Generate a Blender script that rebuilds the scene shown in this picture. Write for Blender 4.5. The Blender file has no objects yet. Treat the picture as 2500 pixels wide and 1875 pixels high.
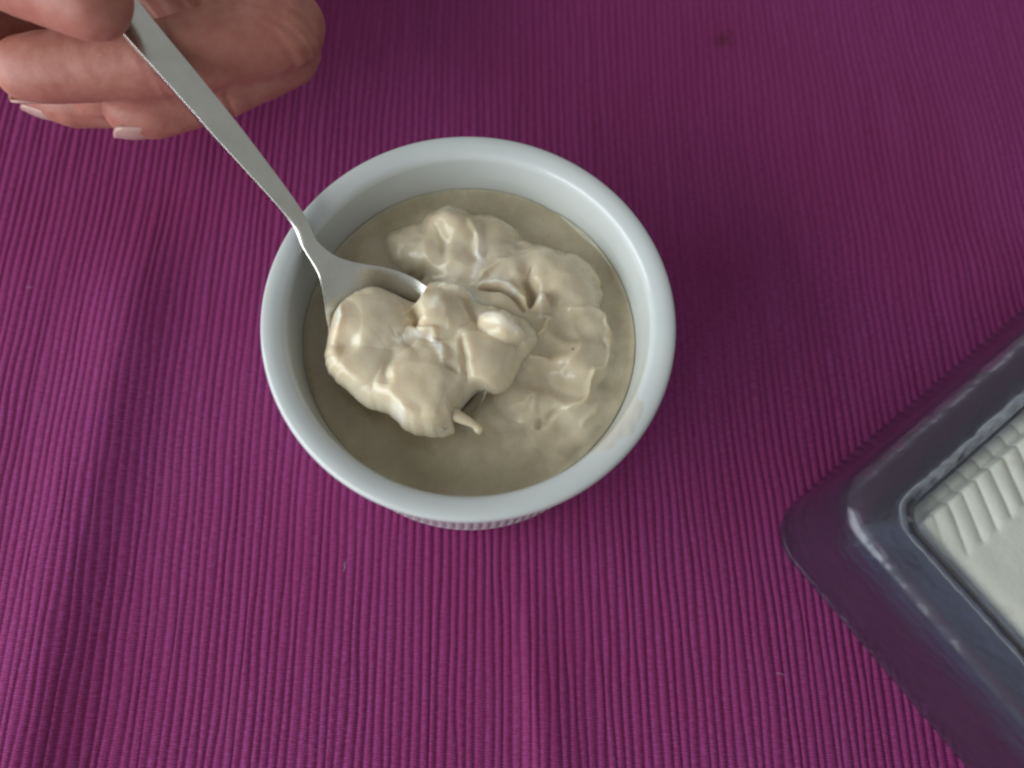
# Spoonful of caramel-coloured pudding over a white ramekin on a ribbed magenta cloth
import bpy, bmesh, math, random
import numpy as np
from mathutils import Vector, Matrix

S = 0.001                      # everything below is written in millimetres
scene = bpy.context.scene
rng = np.random.default_rng(7)

# ------------------------------------------------------------------ camera
cam_data = bpy.data.cameras.new('camera')
cam = bpy.data.objects.new('camera', cam_data)
scene.collection.objects.link(cam)
scene.camera = cam
TILT, ROLL = math.radians(18.33), math.radians(8.0)
fw = Vector((0, math.sin(TILT), -math.cos(TILT)))
rt0 = Vector((1, 0, 0)); up0 = Vector((0, math.cos(TILT), math.sin(TILT)))
rt = math.cos(ROLL) * rt0 + math.sin(ROLL) * up0
up = -math.sin(ROLL) * rt0 + math.cos(ROLL) * up0
M = Matrix.Identity(4)
for i in range(3):
    M[i][0], M[i][1], M[i][2] = rt[i], up[i], -fw[i]
M.translation = Vector((11.0, -71.5, 219.0)) * S
cam.matrix_world = M
cam_data.sensor_width = 36.0
cam_data.lens = 36.0 * 2100 / 2500
cam_data.clip_start = 0.005
cam_data.clip_end = 20.0
cam_data.dof.use_dof = True
cam_data.dof.focus_distance = 0.196
cam_data.dof.aperture_fstop = 7.5

# ------------------------------------------------------------------ light
world = bpy.data.worlds.new('World'); scene.world = world
world.use_nodes = True
bg = world.node_tree.nodes['Background']
bg.inputs['Color'].default_value = (0.95, 0.97, 0.97, 1)
bg.inputs['Strength'].default_value = 0.29

def window_lamp(name, az, el, dist, w, h, watts, shift, col=(0.90, 0.965, 1.0)):
    """a pane of the window the table stands beside"""
    d = bpy.data.lights.new(name, 'AREA'); d.shape = 'RECTANGLE'
    d.size, d.size_y, d.energy, d.color = w, h, watts, col
    o = bpy.data.objects.new(name, d); scene.collection.objects.link(o)
    a, e = math.radians(az), math.radians(el)
    n = Vector((math.cos(a) * math.cos(e), math.sin(a) * math.cos(e), math.sin(e)))
    o.location = n * dist + Vector((0, 0, shift))
    o.rotation_euler = n.to_track_quat('Z', 'Y').to_euler()
    return o
window_lamp('window_pane_lamp', 209, 25, 0.9, 1.10, 0.32, 5.0, 0.19)
window_lamp('window_pane_lamp', 209, 25, 0.9, 1.10, 0.32, 5.0, -0.16)

vs = scene.view_settings
scene.display_settings.display_device = 'sRGB'
vs.view_transform = 'Standard'; vs.look = 'None'
vs.exposure = 0.1; vs.gamma = 1.0; vs.use_curve_mapping = False
cy = scene.cycles
cy.max_bounces = 14; cy.transmission_bounces = 12; cy.transparent_max_bounces = 12
cy.caustics_refractive = True; cy.caustics_reflective = False
cy.sample_clamp_indirect = 4.0
cy.use_denoising = True
cy.filter_width = 2.3

# ------------------------------------------------------------------ helpers
def link(o, parent=None):
    scene.collection.objects.link(o)
    if parent is not None:
        o.parent = parent
    return o

def mesh_obj(name, verts, faces, mat, parent=None, smooth=True):
    """verts in mm"""
    me = bpy.data.meshes.new(name)
    v = (np.asarray(verts, float) * S)
    me.from_pydata(v.tolist(), [], [tuple(int(i) for i in f) for f in faces])
    me.validate(); me.update()
    if smooth:
        me.polygons.foreach_set('use_smooth', np.ones(len(me.polygons), bool))
    if mat is not None:
        me.materials.append(mat)
    return link(bpy.data.objects.new(name, me), parent)

def grid_mesh(name, V, mat, parent=None, close_u=False, close_v=False):
    """V: (nu, nv, 3) array in mm -> quads, written straight into the mesh (fast)"""
    nu, nv = V.shape[:2]
    iu = np.arange(nu if close_u else nu - 1); iv = np.arange(nv if close_v else nv - 1)
    A, B = np.meshgrid(iu, iv, indexing='ij')
    A2, B2 = (A + 1) % nu, (B + 1) % nv
    F = np.stack([A * nv + B, A2 * nv + B, A2 * nv + B2, A * nv + B2], -1).reshape(-1, 4)
    me = bpy.data.meshes.new(name)
    me.vertices.add(nu * nv)
    me.vertices.foreach_set('co', (V.reshape(-1, 3) * S).ravel())
    me.loops.add(F.size); me.loops.foreach_set('vertex_index', F.ravel())
    me.polygons.add(len(F))
    me.polygons.foreach_set('loop_start', np.arange(len(F)) * 4)
    me.polygons.foreach_set('use_smooth', np.ones(len(F), bool))
    me.update(calc_edges=True); me.validate()
    if mat is not None:
        me.materials.append(mat)
    return link(bpy.data.objects.new(name, me), parent)

def empty(name, loc=(0, 0, 0)):
    o = bpy.data.objects.new(name, None); o.empty_display_size = 0.01
    scene.collection.objects.link(o); o.location = Vector(loc) * S
    return o

def tag(o, label, cat, kind=None, group=None):
    o['label'] = label; o['category'] = cat
    if kind: o['kind'] = kind
    if group: o['group'] = group
    return o

def vnoise(x, y, seed=0):
    """smooth value noise in [-1, 1]"""
    r = np.random.default_rng(seed); T = r.uniform(-1, 1, (64, 64))
    xi, yi = np.floor(x).astype(int), np.floor(y).astype(int)
    fx, fy = x - xi, y - yi
    fx, fy = fx * fx * fx * (fx * (6 * fx - 15) + 10), fy * fy * fy * (fy * (6 * fy - 15) + 10)
    g = lambda a, b: T[a % 64, b % 64]
    return ((g(xi, yi) * (1 - fx) + g(xi + 1, yi) * fx) * (1 - fy)
            + (g(xi, yi + 1) * (1 - fx) + g(xi + 1, yi + 1) * fx) * fy)

def fbm(x, y, seed=0, octv=3):
    return sum(vnoise(x * 2 ** k + 9 * k, y * 2 ** k + 5 * k, seed + k) * 0.5 ** k for k in range(octv))

def seg_dist(X, Y, pts):
    """distance from every (X, Y) to a polyline, and the position 0..1 along it"""
    P = np.asarray(pts, float); best = np.full(X.shape, 1e9); tt = np.zeros(X.shape)
    L = np.r_[0, np.cumsum(np.hypot(*np.diff(P[:, :2], axis=0).T))]
    for i in range(len(P) - 1):
        a, b = P[i, :2], P[i + 1, :2]; d = b - a
        t = np.clip(((X - a[0]) * d[0] + (Y - a[1]) * d[1]) / (d @ d), 0, 1)
        q = np.hypot(X - a[0] - t * d[0], Y - a[1] - t * d[1])
        m = q < best
        best = np.where(m, q, best); tt = np.where(m, (L[i] + t * (L[i + 1] - L[i])) / L[-1], tt)
    return best, tt

def spline(P, n):
    """Catmull-Rom through P, n samples"""
    P = np.asarray(P, float); Q = np.vstack([2 * P[0] - P[1], P, 2 * P[-1] - P[-2]])
    u = np.linspace(0, len(P) - 1 - 1e-9, n); i = np.floor(u).astype(int); t = (u - i)[:, None]
    a, b, c, d = Q[i], Q[i + 1], Q[i + 2], Q[i + 3]
    return 0.5 * (2 * b + (c - a) * t + (2 * a - 5 * b + 4 * c - d) * t ** 2 + (3 * b - a - 3 * c + d) * t ** 3)

def spline_closed(P, n):
    P = np.asarray(P, float); m = len(P)
    u = np.linspace(0, m, n, endpoint=False); i = np.floor(u).astype(int); t = (u - i)[:, None]
    a, b, c, d = P[(i - 1) % m], P[i % m], P[(i + 1) % m], P[(i + 2) % m]
    return 0.5 * (2 * b + (c - a) * t + (2 * a - 5 * b + 4 * c - d) * t ** 2 + (3 * b - a - 3 * c + d) * t ** 3)

# ------------------------------------------------------------------ materials
def new_mat(name, **kw):
    m = bpy.data.materials.new(name); m.use_nodes = True
    b = m.node_tree.nodes['Principled BSDF']
    for k, v in kw.items():
        b.inputs[k].default_value = v
    return m, m.node_tree, b

def nd(nt, typ, **kw):
    n = nt.nodes.new(typ)
    for k, v in kw.items():
        if k.startswith('i_'):
            n.inputs[int(k[2:]) if k[2:].isdigit() else k[2:].replace('_', ' ')].default_value = v
        else:
            setattr(n, k, v)
    return n

def noise(nt, scale, detail=3.0, rough=0.55, vec=None):
    n = nd(nt, 'ShaderNodeTexNoise'); n.inputs['Scale'].default_value = scale
    n.inputs['Detail'].default_value = detail; n.inputs['Roughness'].default_value = rough
    if vec is not None: nt.links.new(vec, n.inputs['Vector'])
    return n

def ramp(nt, fac, stops):
    r = nd(nt, 'ShaderNodeValToRGB'); e = r.color_ramp.elements
    e[0].position, e[0].color = stops[0]; e[1].position, e[1].color = stops[-1]
    for p, c in stops[1:-1]:
        q = e.new(p); q.color = c
    nt.links.new(fac, r.inputs['Fac']); return r

def mix(nt, fac, a, b, mode='MIX'):
    m = nd(nt, 'ShaderNodeMix', data_type='RGBA', blend_type=mode)
    for sock, val in ((m.inputs[0], fac), (m.inputs[6], a), (m.inputs[7], b)):
        if hasattr(val, 'is_output'): nt.links.new(val, sock)
        else: sock.default_value = val
    return m.outputs[2]

def bump(nt, height, strength, dist, bsdf, prev=None):
    b = nd(nt, 'ShaderNodeBump'); b.inputs['Strength'].default_value = strength
    b.inputs['Distance'].default_value = dist
    nt.links.new(height, b.inputs['Height'])
    if prev is not None: nt.links.new(prev, b.inputs['Normal'])
    nt.links.new(b.outputs[0], bsdf.inputs['Normal']); return b.outputs[0]

def math_node(nt, op, a, b=None, c=None):
    n = nd(nt, 'ShaderNodeMath', operation=op)
    for i, v in enumerate((a, b, c)):
        if v is None: continue
        if hasattr(v, 'is_output'): nt.links.new(v, n.inputs[i])
        else: n.inputs[i].default_value = v
    return n.outputs[0]

# --- cloth: dyed cotton, threads of slightly different dye, fine weft across every rib
RIB_ANG, RIB_PITCH, RIB_FAN = math.radians(8.0), 2.15, 0.00018
def cloth_material():
    m, nt, b = new_mat('ribbed_cotton', Roughness=0.88)
    b.inputs['Specular IOR Level'].default_value = 0.08
    b.inputs['Sheen Weight'].default_value = 0.02
    b.inputs['Sheen Roughness'].default_value = 0.45
    b.inputs['Sheen Tint'].default_value = (0.75, 0.5, 0.85, 1)
    tc = nd(nt, 'ShaderNodeTexCoord'); obj = tc.outputs['Object']
    uvm = nd(nt, 'ShaderNodeUVMap', uv_map='ribs').outputs[0]      # u: rib count, v: mm along the rib
    sep = nd(nt, 'ShaderNodeSeparateXYZ'); nt.links.new(uvm, sep.inputs[0])
    mp = nd(nt, 'ShaderNodeMapping'); mp.inputs['Scale'].default_value = (1.0, 0.02, 1); nt.links.new(uvm, mp.inputs[0])
    streak = noise(nt, 0.9, 3, 0.6, mp.outputs[0])                  # dye changes from rib to rib
    col = ramp(nt, streak.outputs[0], [(0.30, (0.20, 0.026, 0.102, 1)), (0.5, (0.262, 0.037, 0.143, 1)), (0.72, (0.315, 0.055, 0.205, 1))]).outputs[0]
    mp2 = nd(nt, 'ShaderNodeMapping'); mp2.inputs['Scale'].default_value = (1.2, 2.4, 1); nt.links.new(uvm, mp2.inputs[0])
    fleck = noise(nt, 1.0, 2, 0.6, mp2.outputs[0])
    col = mix(nt, ramp(nt, fleck.outputs[0], [(0.42, (0, 0, 0, 1)), (0.68, (1, 1, 1, 1))]).outputs[0], col,
              (0.335, 0.078, 0.28, 1))
    col2 = mix(nt, 0.5, col, ramp(nt, fleck.outputs[0], [(0.3, (0.19, 0.024, 0.096, 1)), (0.7, (0.32, 0.058, 0.225, 1))]).outputs[0])
    # broad fading of the dye
    fade = noise(nt, 9.0, 3, 0.5, obj)
    col3 = mix(nt, ramp(nt, fade.outputs[0], [(0.35, (0, 0, 0, 1)), (0.7, (0.55, 0.55, 0.55, 1))]).outputs[0], col2, (0.245, 0.026, 0.102, 1))
    # two old brown stains
    base = col3
    warp = noise(nt, 260.0, 3, 0.6, obj)
    for (sx, sy, r, k) in ((61.3, 123.4, 5.0, 0.5), (90.8, 136.9, 4.0, 0.14), (129.0, 63.0, 2.5, 0.0)):
        if k == 0: continue
        vm = nd(nt, 'ShaderNodeVectorMath', operation='DISTANCE'); nt.links.new(obj, vm.inputs[0])
        vm.inputs[1].default_value = (sx * S, sy * S, 0)
        dd = math_node(nt, 'ADD', vm.outputs['Value'], math_node(nt, 'MULTIPLY', math_node(nt, 'SUBTRACT', warp.outputs[0], 0.5), 0.011))
        f = nd(nt, 'ShaderNodeMapRange'); nt.links.new(dd, f.inputs[0])
        f.inputs[1].default_value = r * S * 0.25; f.inputs[2].default_value = r * S * 0.8
        f.inputs[3].default_value = k; f.inputs[4].default_value = 0.0
        base = mix(nt, f.outputs[0], base, (0.09, 0.022, 0.022, 1))
    nt.links.new(base, b.inputs['Base Color'])
    # weft: tiny cross threads
    ph = math_node(nt, 'ADD', math_node(nt, 'MULTIPLY', sep.outputs[1], 2 * math.pi / 0.62),
                   math_node(nt, 'MULTIPLY', math_node(nt, 'ROUND', sep.outputs[0]), 2.4))
    weft = math_node(nt, 'SINE', ph)
    fz = noise(nt, 1900.0, 4, 0.7, obj)
    hgt = math_node(nt, 'ADD', math_node(nt, 'MULTIPLY', weft, 0.30), math_node(nt, 'MULTIPLY', fz.outputs[0], 1.6))
    bump(nt, hgt, 0.8, 0.00018, b)
    return m

def porcelain_material():
    m, nt, b = new_mat('white_glazed_porcelain', Roughness=0.16)
    b.inputs['Base Color'].default_value = (0.70, 0.74, 0.73, 1)
    b.inputs['IOR'].default_value = 1.5
    tc = nd(nt, 'ShaderNodeTexCoord')
    n = noise(nt, 60, 3, 0.5, tc.outputs['Object'])
    r = ramp(nt, n.outputs[0], [(0.3, (0.07, 0.07, 0.07, 1)), (0.75, (0.14, 0.14, 0.14, 1))])
    nt.links.new(r.outputs[0], b.inputs['Roughness'])
    c = ramp(nt, n.outputs[0], [(0.3, (0.60, 0.635, 0.625, 1)), (0.8, (0.645, 0.675, 0.66, 1))])
    nt.links.new(c.outputs[0], b.inputs['Base Color'])
    n2 = noise(nt, 240, 2, 0.5, tc.outputs['Object'])
    bump(nt, n2.outputs[0], 0.05, 0.0003, b)
    return m

def pudding_material(name, tint=1.0, speck=True, pool_shade=False):
    m, nt, b = new_mat(name, Roughness=0.34)
    b.inputs['Subsurface Weight'].default_value = 0.7
    b.inputs['Subsurface Radius'].default_value = (1.0, 0.62, 0.33)
    b.inputs['Subsurface Scale'].default_value = 0.0036
    b.inputs['IOR'].default_value = 1.42
    b.inputs['Coat Weight'].default_value = 0.35; b.inputs['Coat Roughness'].default_value = 0.12
    tc = nd(nt, 'ShaderNodeTexCoord'); ob = tc.outputs['Object']
    n = noise(nt, 85, 4, 0.55, ob)
    base = ramp(nt, n.outputs[0], [(0.28, (0.62 * tint, 0.515 * tint, 0.35 * tint, 1)), (0.5, (0.69 * tint, 0.595 * tint, 0.43 * tint, 1)),
                                   (0.75, (0.75 * tint, 0.67 * tint, 0.51 * tint, 1))]).outputs[0]
    if pool_shade:                                                    # thin liquid round the heap: wall shade painted in as a duller, browner cream
        at = nd(nt, 'ShaderNodeAttribute', attribute_name='unshaded')
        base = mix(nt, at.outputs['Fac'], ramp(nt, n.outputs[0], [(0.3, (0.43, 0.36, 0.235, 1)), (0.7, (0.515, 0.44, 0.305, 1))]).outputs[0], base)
    if speck:                                                    # ground spice specks
        v = nd(nt, 'ShaderNodeTexVoronoi'); v.inputs['Scale'].default_value = 210
        v.inputs['Randomness'].default_value = 1.0; nt.links.new(ob, v.inputs['Vector'])
        pick = nd(nt, 'ShaderNodeSeparateColor'); nt.links.new(v.outputs['Color'], pick.inputs[0])
        near = math_node(nt, 'LESS_THAN', v.outputs['Distance'], math_node(nt, 'MULTIPLY', pick.outputs[1], 0.13))
        few = math_node(nt, 'GREATER_THAN', pick.outputs[0], 0.86)
        base = mix(nt, math_node(nt, 'MULTIPLY', math_node(nt, 'MULTIPLY', near, few), 0.6), base, (0.16, 0.085, 0.045, 1))
    pl = nd(nt, 'ShaderNodeAttribute', attribute_name='pale')    # whiter streaks: highlights on crests and bumps painted into the colour
    base = mix(nt, math_node(nt, 'MULTIPLY', pl.outputs['Fac'], 0.72), base, (0.88, 0.84, 0.76, 1))
    nt.links.new(base, b.inputs['Base Color'])
    r = ramp(nt, noise(nt, 320, 2, 0.5, ob).outputs[0], [(0.3, (0.20, 0.20, 0.20, 1)), (0.7, (0.36, 0.36, 0.36, 1))])
    nt.links.new(r.outputs[0], b.inputs['Roughness'])
    p = bump(nt, noise(nt, 900, 3, 0.6, ob).outputs[0], 0.07, 0.0004, b)
    bump(nt, noise(nt, 220, 2, 0.5, ob).outputs[0], 0.08, 0.0009, b, p)
    return m

def steel_material():
    m, nt, b = new_mat('worn_stainless_steel', Metallic=1.0, Roughness=0.3)
    b.inputs['Base Color'].default_value = (0.66, 0.66, 0.63, 1)
    tc = nd(nt, 'ShaderNodeTexCoord')
    n = noise(nt, 160, 5, 0.65, tc.outputs['Object'])
    ns = noise(nt, 70, 5, 0.7, tc.outputs['Object'])                 # smudges and dried film
    r = ramp(nt, ns.outputs[0], [(0.35, (0.12, 0.12, 0.12, 1)), (0.7, (0.34, 0.34, 0.34, 1))])
    nt.links.new(r.outputs[0], b.inputs['Roughness'])
    c = ramp(nt, n.outputs[0], [(0.3, (0.66, 0.66, 0.59, 1)), (0.75, (0.76, 0.76, 0.70, 1))])
    nt.links.new(c.outputs[0], b.inputs['Base Color'])
    n2 = noise(nt, 1500, 2, 0.5, tc.outputs['Object'])
    return m

def skin_material():
    m, nt, b = new_mat('skin', Roughness=0.5)
    b.inputs['Subsurface Weight'].default_value = 0.5
    b.inputs['Subsurface Radius'].default_value = (1.0, 0.36, 0.2)
    b.inputs['Subsurface Scale'].default_value = 0.003
    tc = nd(nt, 'ShaderNodeTexCoord'); ob = tc.outputs['Object']
    n = noise(nt, 55, 4, 0.6, ob); n2 = noise(nt, 340, 3, 0.6, ob)
    c = ramp(nt, n.outputs[0], [(0.28, (0.37, 0.125, 0.095, 1)), (0.5, (0.45, 0.185, 0.14, 1)), (0.75, (0.53, 0.255, 0.195, 1))]).outputs[0]
    c = mix(nt, ramp(nt, n2.outputs[0], [(0.4, (0, 0, 0, 1)), (0.75, (0.6, 0.6, 0.6, 1))]).outputs[0], c, (0.36, 0.105, 0.075, 1))
    nt.links.new(c, b.inputs['Base Color'])
    v = nd(nt, 'ShaderNodeTexVoronoi', feature='DISTANCE_TO_EDGE'); v.inputs['Scale'].default_value = 700
    nt.links.new(ob, v.inputs['Vector'])
    p = bump(nt, v.outputs[0], 0.08, 0.0004, b)
    bump(nt, n2.outputs[0], 0.10, 0.0009, b, p)
    return m

def nail_material():
    m, nt, b = new_mat('fingernail', Roughness=0.25)
    tc = nd(nt, 'ShaderNodeTexCoord')
    n = noise(nt, 120, 3, 0.5, tc.outputs['Object'])
    c = ramp(nt, n.outputs[0], [(0.3, (0.50, 0.27, 0.225, 1)), (0.7, (0.58, 0.37, 0.32, 1))])
    nt.links.new(c.outputs[0], b.inputs['Base Color'])
    b.inputs['Subsurface Weight'].default_value = 0.25
    b.inputs['Subsurface Radius'].default_value = (1, .5, .35); b.inputs['Subsurface Scale'].default_value = 0.0012
    return m

def glass_material(name, rough, col, bump_k, trans=1.0):
    m, nt, b = new_mat(name, Roughness=rough)
    b.inputs['Transmission Weight'].default_value = trans
    b.inputs['IOR'].default_value = 1.46
    b.inputs['Base Color'].default_value = col
    tc = nd(nt, 'ShaderNodeTexCoord')
    n = noise(nt, 90, 4, 0.6, tc.outputs['Object'])
    r = ramp(nt, n.outputs[0], [(0.3, (rough * 0.6,) * 3 + (1,)), (0.75, (min(1, rough * 1.5),) * 3 + (1,))])
    nt.links.new(r.outputs[0], b.inputs['Roughness'])
    n2 = noise(nt, 150, 2, 0.5, tc.outputs['Object'])
    bump(nt, n2.outputs[0], bump_k, 0.001, b)
    return m

def butter_material():
    m, nt, b = new_mat('cream_coloured_fat', Roughness=0.42)
    b.inputs['Subsurface Weight'].default_value = 0.3
    b.inputs['Subsurface Radius'].default_value = (1, .8, .5); b.inputs['Subsurface Scale'].default_value = 0.002
    tc = nd(nt, 'ShaderNodeTexCoord'); ob = tc.outputs['Object']
    n = noise(nt, 40, 4, 0.6, ob)
    c = ramp(nt, n.outputs[0], [(0.3, (0.60, 0.61, 0.53, 1)), (0.7, (0.68, 0.69, 0.62, 1))]).outputs[0]
    n2 = noise(nt, 130, 3, 0.7, ob)
    c = mix(nt, ramp(nt, n2.outputs[0], [(0.62, (0, 0, 0, 1)), (0.78, (0.35, 0.35, 0.35, 1))]).outputs[0], c, (0.42, 0.38, 0.28, 1))
    nt.links.new(c, b.inputs['Base Color'])
    bump(nt, noise(nt, 420, 3, 0.6, ob).outputs[0], 0.25, 0.0006, b)
    return m

MAT_CLOTH = cloth_material(); MAT_PORC = porcelain_material()
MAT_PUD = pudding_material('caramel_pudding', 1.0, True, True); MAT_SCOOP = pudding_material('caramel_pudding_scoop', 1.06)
MAT_STEEL = steel_material(); MAT_SKIN = skin_material(); MAT_NAIL = nail_material()
MAT_GLASS = glass_material('clear_glass_reflection_haze', 0.16, (0.66, 0.70, 0.82, 1), 0.3, 0.982)  # slightly diffuse: grey-blue haze of window reflections put into the wall's colour
MAT_FROST = glass_material('scuffed_glass_rim', 0.12, (0.62, 0.64, 0.75, 1), 0.7, 0.965)
MAT_BUTTER = butter_material()

# ------------------------------------------------------------------ tablecloth (ribs are geometry)
def cloth_fold(X, Y):
    """slow folds and the pressed creases, in mm"""
    z = 0.9 * fbm(X / 90 + 3.1, Y / 120 + 1.7, 11, 2)
    def ridge(pts, h, wl, wr):
        P = np.asarray(pts, float); xc = np.interp(Y, P[::-1, 1], P[::-1, 0]); d = X - xc
        t = np.clip((P[0, 1] - Y) / 48.0, 0, 1)
        return h * t * t * (3 - 2 * t) * np.where(d < 0, np.exp(-(d / wl) ** 2), np.exp(-(d / wr) ** 2))
    z += ridge([(20, -39), (23.0, -57), (30.5, -92), (43, -150), (68, -300)], 1.9, 3.6, 9.0)
    z += ridge([(-95, 45), (-92, -25), (-90.5, -67), (-88, -106), (-80, -300)], 6.3, 15.0, 10.0)
    z += ridge([(-122, 40), (-118, -20), (-118, -80), (-116, -300)], 1.6, 10.0, 9.0)
    z += 1.3 * np.exp(-((Y - 63 + 0.12 * (X - 60)) / 11.0) ** 2) * np.clip((X - 42) / 25, 0, 1)
    z += 1.0 * np.exp(-((Y - 118 + 0.1 * X) / 16.0) ** 2) * np.clip((X - 30) / 60, 0, 1)
    # the dishes press the cloth flat where they stand
    r = np.hypot(X, Y)
    k = np.clip((r - 40) / 9, 0, 1); z = z * (k * k * (3 - 2 * k))
    cx, cy_ = DISH_CENTRE
    q = np.clip((np.hypot(X - cx, Y - cy_) - 74) / 18, 0, 1); z = z * (q * q * (3 - 2 * q))
    return z

DISH_CENTRE = (164.89, -27.6)
def build_cloth():
    ca, sa = math.cos(RIB_ANG), math.sin(RIB_ANG)
    half = 270.0; per = 8
    U = np.arange(-half / RIB_PITCH, half / RIB_PITCH, 1 / per)      # rib count
    Vv = np.linspace(-half, half, 260)
    UU, VV = np.meshgrid(U, Vv, indexing='ij')
    # each rib wanders a little, and ribs differ in width
    wob = 0.17 * vnoise(UU * 0.9 + 3, VV / 16.0, 21) + 0.5 * vnoise(UU * 0.06, VV / 70.0, 22)
    Xr = (UU + wob) * RIB_PITCH * np.exp(-RIB_FAN * np.clip(VV, -160, 160)) ; Yr = VV
    X = Xr * ca - Yr * sa; Y = Xr * sa + Yr * ca
    ph = UU - np.floor(UU)
    prof = np.sqrt(np.clip(1 - (2 * ph - 1) ** 2 * 0.985, 0, 1))     # rounded cord
    amp = 0.68 + 0.24 * vnoise(np.floor(UU) * 1.37 + 0.5, VV / 40.0, 23) + 0.07 * vnoise(np.floor(UU) * 2.1, VV / 6.0, 24)
    Z = 0.8 * cloth_fold(X, Y) + (prof - 1.0) * np.clip(amp, 0.3, 1.3)
    V = np.stack([X, Y, Z], -1)
    o = grid_mesh('tablecloth', V, MAT_CLOTH)
    me = o.data; uvl = me.uv_layers.new(name='ribs')
    li = np.empty(len(me.loops), np.int32); me.loops.foreach_get('vertex_index', li)
    uv = np.stack([UU.ravel()[li], VV.ravel()[li]], 1)
    uvl.data.foreach_set('uv', uv.ravel().astype(np.float32))
    tag(o, 'ribbed magenta purple cotton cloth covering the whole table', 'tablecloth', kind='structure')
    return o
build_cloth()

# ------------------------------------------------------------------ ramekin
RAM_Z0 = 0.15
def lathe(prof, n, flute=None):
    P = np.asarray(prof, float); a = np.linspace(0, 2 * np.pi, n, endpoint=False)
    R = P[:, 0][:, None] * np.ones((1, n))
    if flute is not None: R = R + flute(P[:, 1][:, None], a[None, :])
    return np.stack([R * np.cos(a), R * np.sin(a), P[:, 1][:, None] * np.ones((1, n))], -1)

ram = empty('ramekin', (0, 0, RAM_Z0))
rim_prof = spline([(41.6, 37.4), (42.7, 38.6), (43.9, 41.4), (44.75, 44.3), (44.95, 45.7), (44.5, 46.7), (43.4, 47.0), (41.9, 46.85), (40.3, 46.2), (39.5, 45.1),
                   (39.25, 43.6), (39.05, 42.0), (38.8, 40.2), (38.45, 38.0), (38.05, 34), (37.8, 24), (37.2, 12), (36.0, 6.4), (33.5, 4.4), (24, 3.6), (0.01, 3.4)], 120)
grid_mesh('bowl', lathe(rim_prof, 160), MAT_PORC, ram, close_v=True)
NFL = 116
def flutes(z, a):
    k = np.clip((z - 3.5) / 2, 0, 1) * np.clip((36.6 - z) / 1.5, 0, 1)
    return -0.45 * k * (1 - np.abs(np.sin(a * NFL / 2)) ** 0.8)
fl_prof = spline([(42.3, 38.1), (41.55, 37.2), (41.1, 36.4), (40.9, 30), (40.6, 18), (40.25, 6), (40.05, 3.0)], 40)
grid_mesh('fluted_wall', lathe(fl_prof, NFL * 8, flutes), MAT_PORC, ram, close_v=True)
foot_prof = spline([(40.05, 3.1), (39.7, 1.2), (38.9, 0.2), (37.8, 0.0), (37.0, 0.5), (36.4, 1.8), (20, 2.0), (0.01, 2.0)], 36)
grid_mesh('foot_ring', lathe(foot_prof, 160), MAT_PORC, ram, close_v=True)
tag(ram, 'round white porcelain ramekin with fluted side, standing on the magenta cloth', 'ramekin')

# ------------------------------------------------------------------ pudding in the ramekin
def lobes_height(X, Y, lobes, k=1.2, floor=0.0):
    acc = np.exp(np.full(X.shape, floor) / k)
    for (x, y, rx, ry, rot, h, pw) in lobes:
        c, s = math.cos(math.radians(rot)), math.sin(math.radians(rot))
        u = ((X - x) * c + (Y - y) * s) / rx; v = (-(X - x) * s + (Y - y) * c) / ry
        r2 = u * u + v * v
        z = np.where(r2 < 1, h * np.clip(1 - r2, 0, 1) ** pw, -2.0 * (np.sqrt(r2) - 1))
        acc = acc + np.exp(z / k)
    return k * np.log(acc)

def strokes(X, Y, lines):
    """(points, height, half width) : positive = squeezed-up crest, negative = crease"""
    z = np.zeros(X.shape)
    for pts, h, w in lines:
        d, t = seg_dist(X, Y, pts)
        env = np.clip(np.sin(np.pi * np.clip(t, 0.0, 1.0)), 0, 1) ** 0.5 * 0.85 + 0.15
        z += h * env * np.exp(-(d / w) ** 2) if h < 0 else h * env / (1 + (d / w) ** 2) ** 1.5
    return z

PALE = [([(-10.97, 7.85), (-8.09, 8.49), (-5.03, 8.02), (-2.27, 6.71), (0.05, 5.44)], 1.5, 0.6), ([(2.32, 1.42), (4.5, 0.84), (8.03, -0.44), (11.34, -1.75)], 1.7, 0.45), ([(-14.96, -7.74), (-11.96, -5.95), (-7.87, -5.56), (-5.67, -7.67), (-4.24, -11.42)], 0.8, 0.25), ([(0.38, 9.24), (3.22, 10.88), (6.33, 10.64), (8.73, 9.08)], 1.2, 0.5), ([(15.3, 9.13), (14.51, 6.63), (15.44, 4.4)], 0.9, 0.4), ([(-7.83, 0.05), (-7.71, 1.92)], 1.2, 0.1), ([(-28.8, -1.35), (-27.27, -4.81), (-27.33, -6.65)], 1.0, 0.0), ([(-12.75, -22.18), (-10.64, -24.87)], 1.1, 0.0), ([(-0.5, 21.37), (-0.09, 15.49), (-0.83, 11.47)], 1.0, 0.3)]          # (polyline, half width, lift) of the painted highlight streaks
def pale_mask(X, Y):
    m = np.zeros(X.shape); z = np.zeros(X.shape)
    for pts, w, lift in PALE:
        d, tt = seg_dist(X, Y, pts); d = d + 0.35 * fbm(X / 1.8, Y / 1.8, 57, 2)
        env = np.clip(np.sin(np.pi * (0.08 + 0.84 * tt)), 0, 1) ** 0.7
        g = np.exp(-(np.maximum(d, 0) / (w * (0.4 + 0.6 * env))) ** 1.7)
        m = np.maximum(m, g); z = z + lift * g
    return m, z
def set_attr(o, name, vals):
    at = o.data.attributes.new(name, 'FLOAT', 'POINT'); at.data.foreach_set('value', np.asarray(vals, np.float32).ravel())
PUD_Z = 33.6
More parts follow.
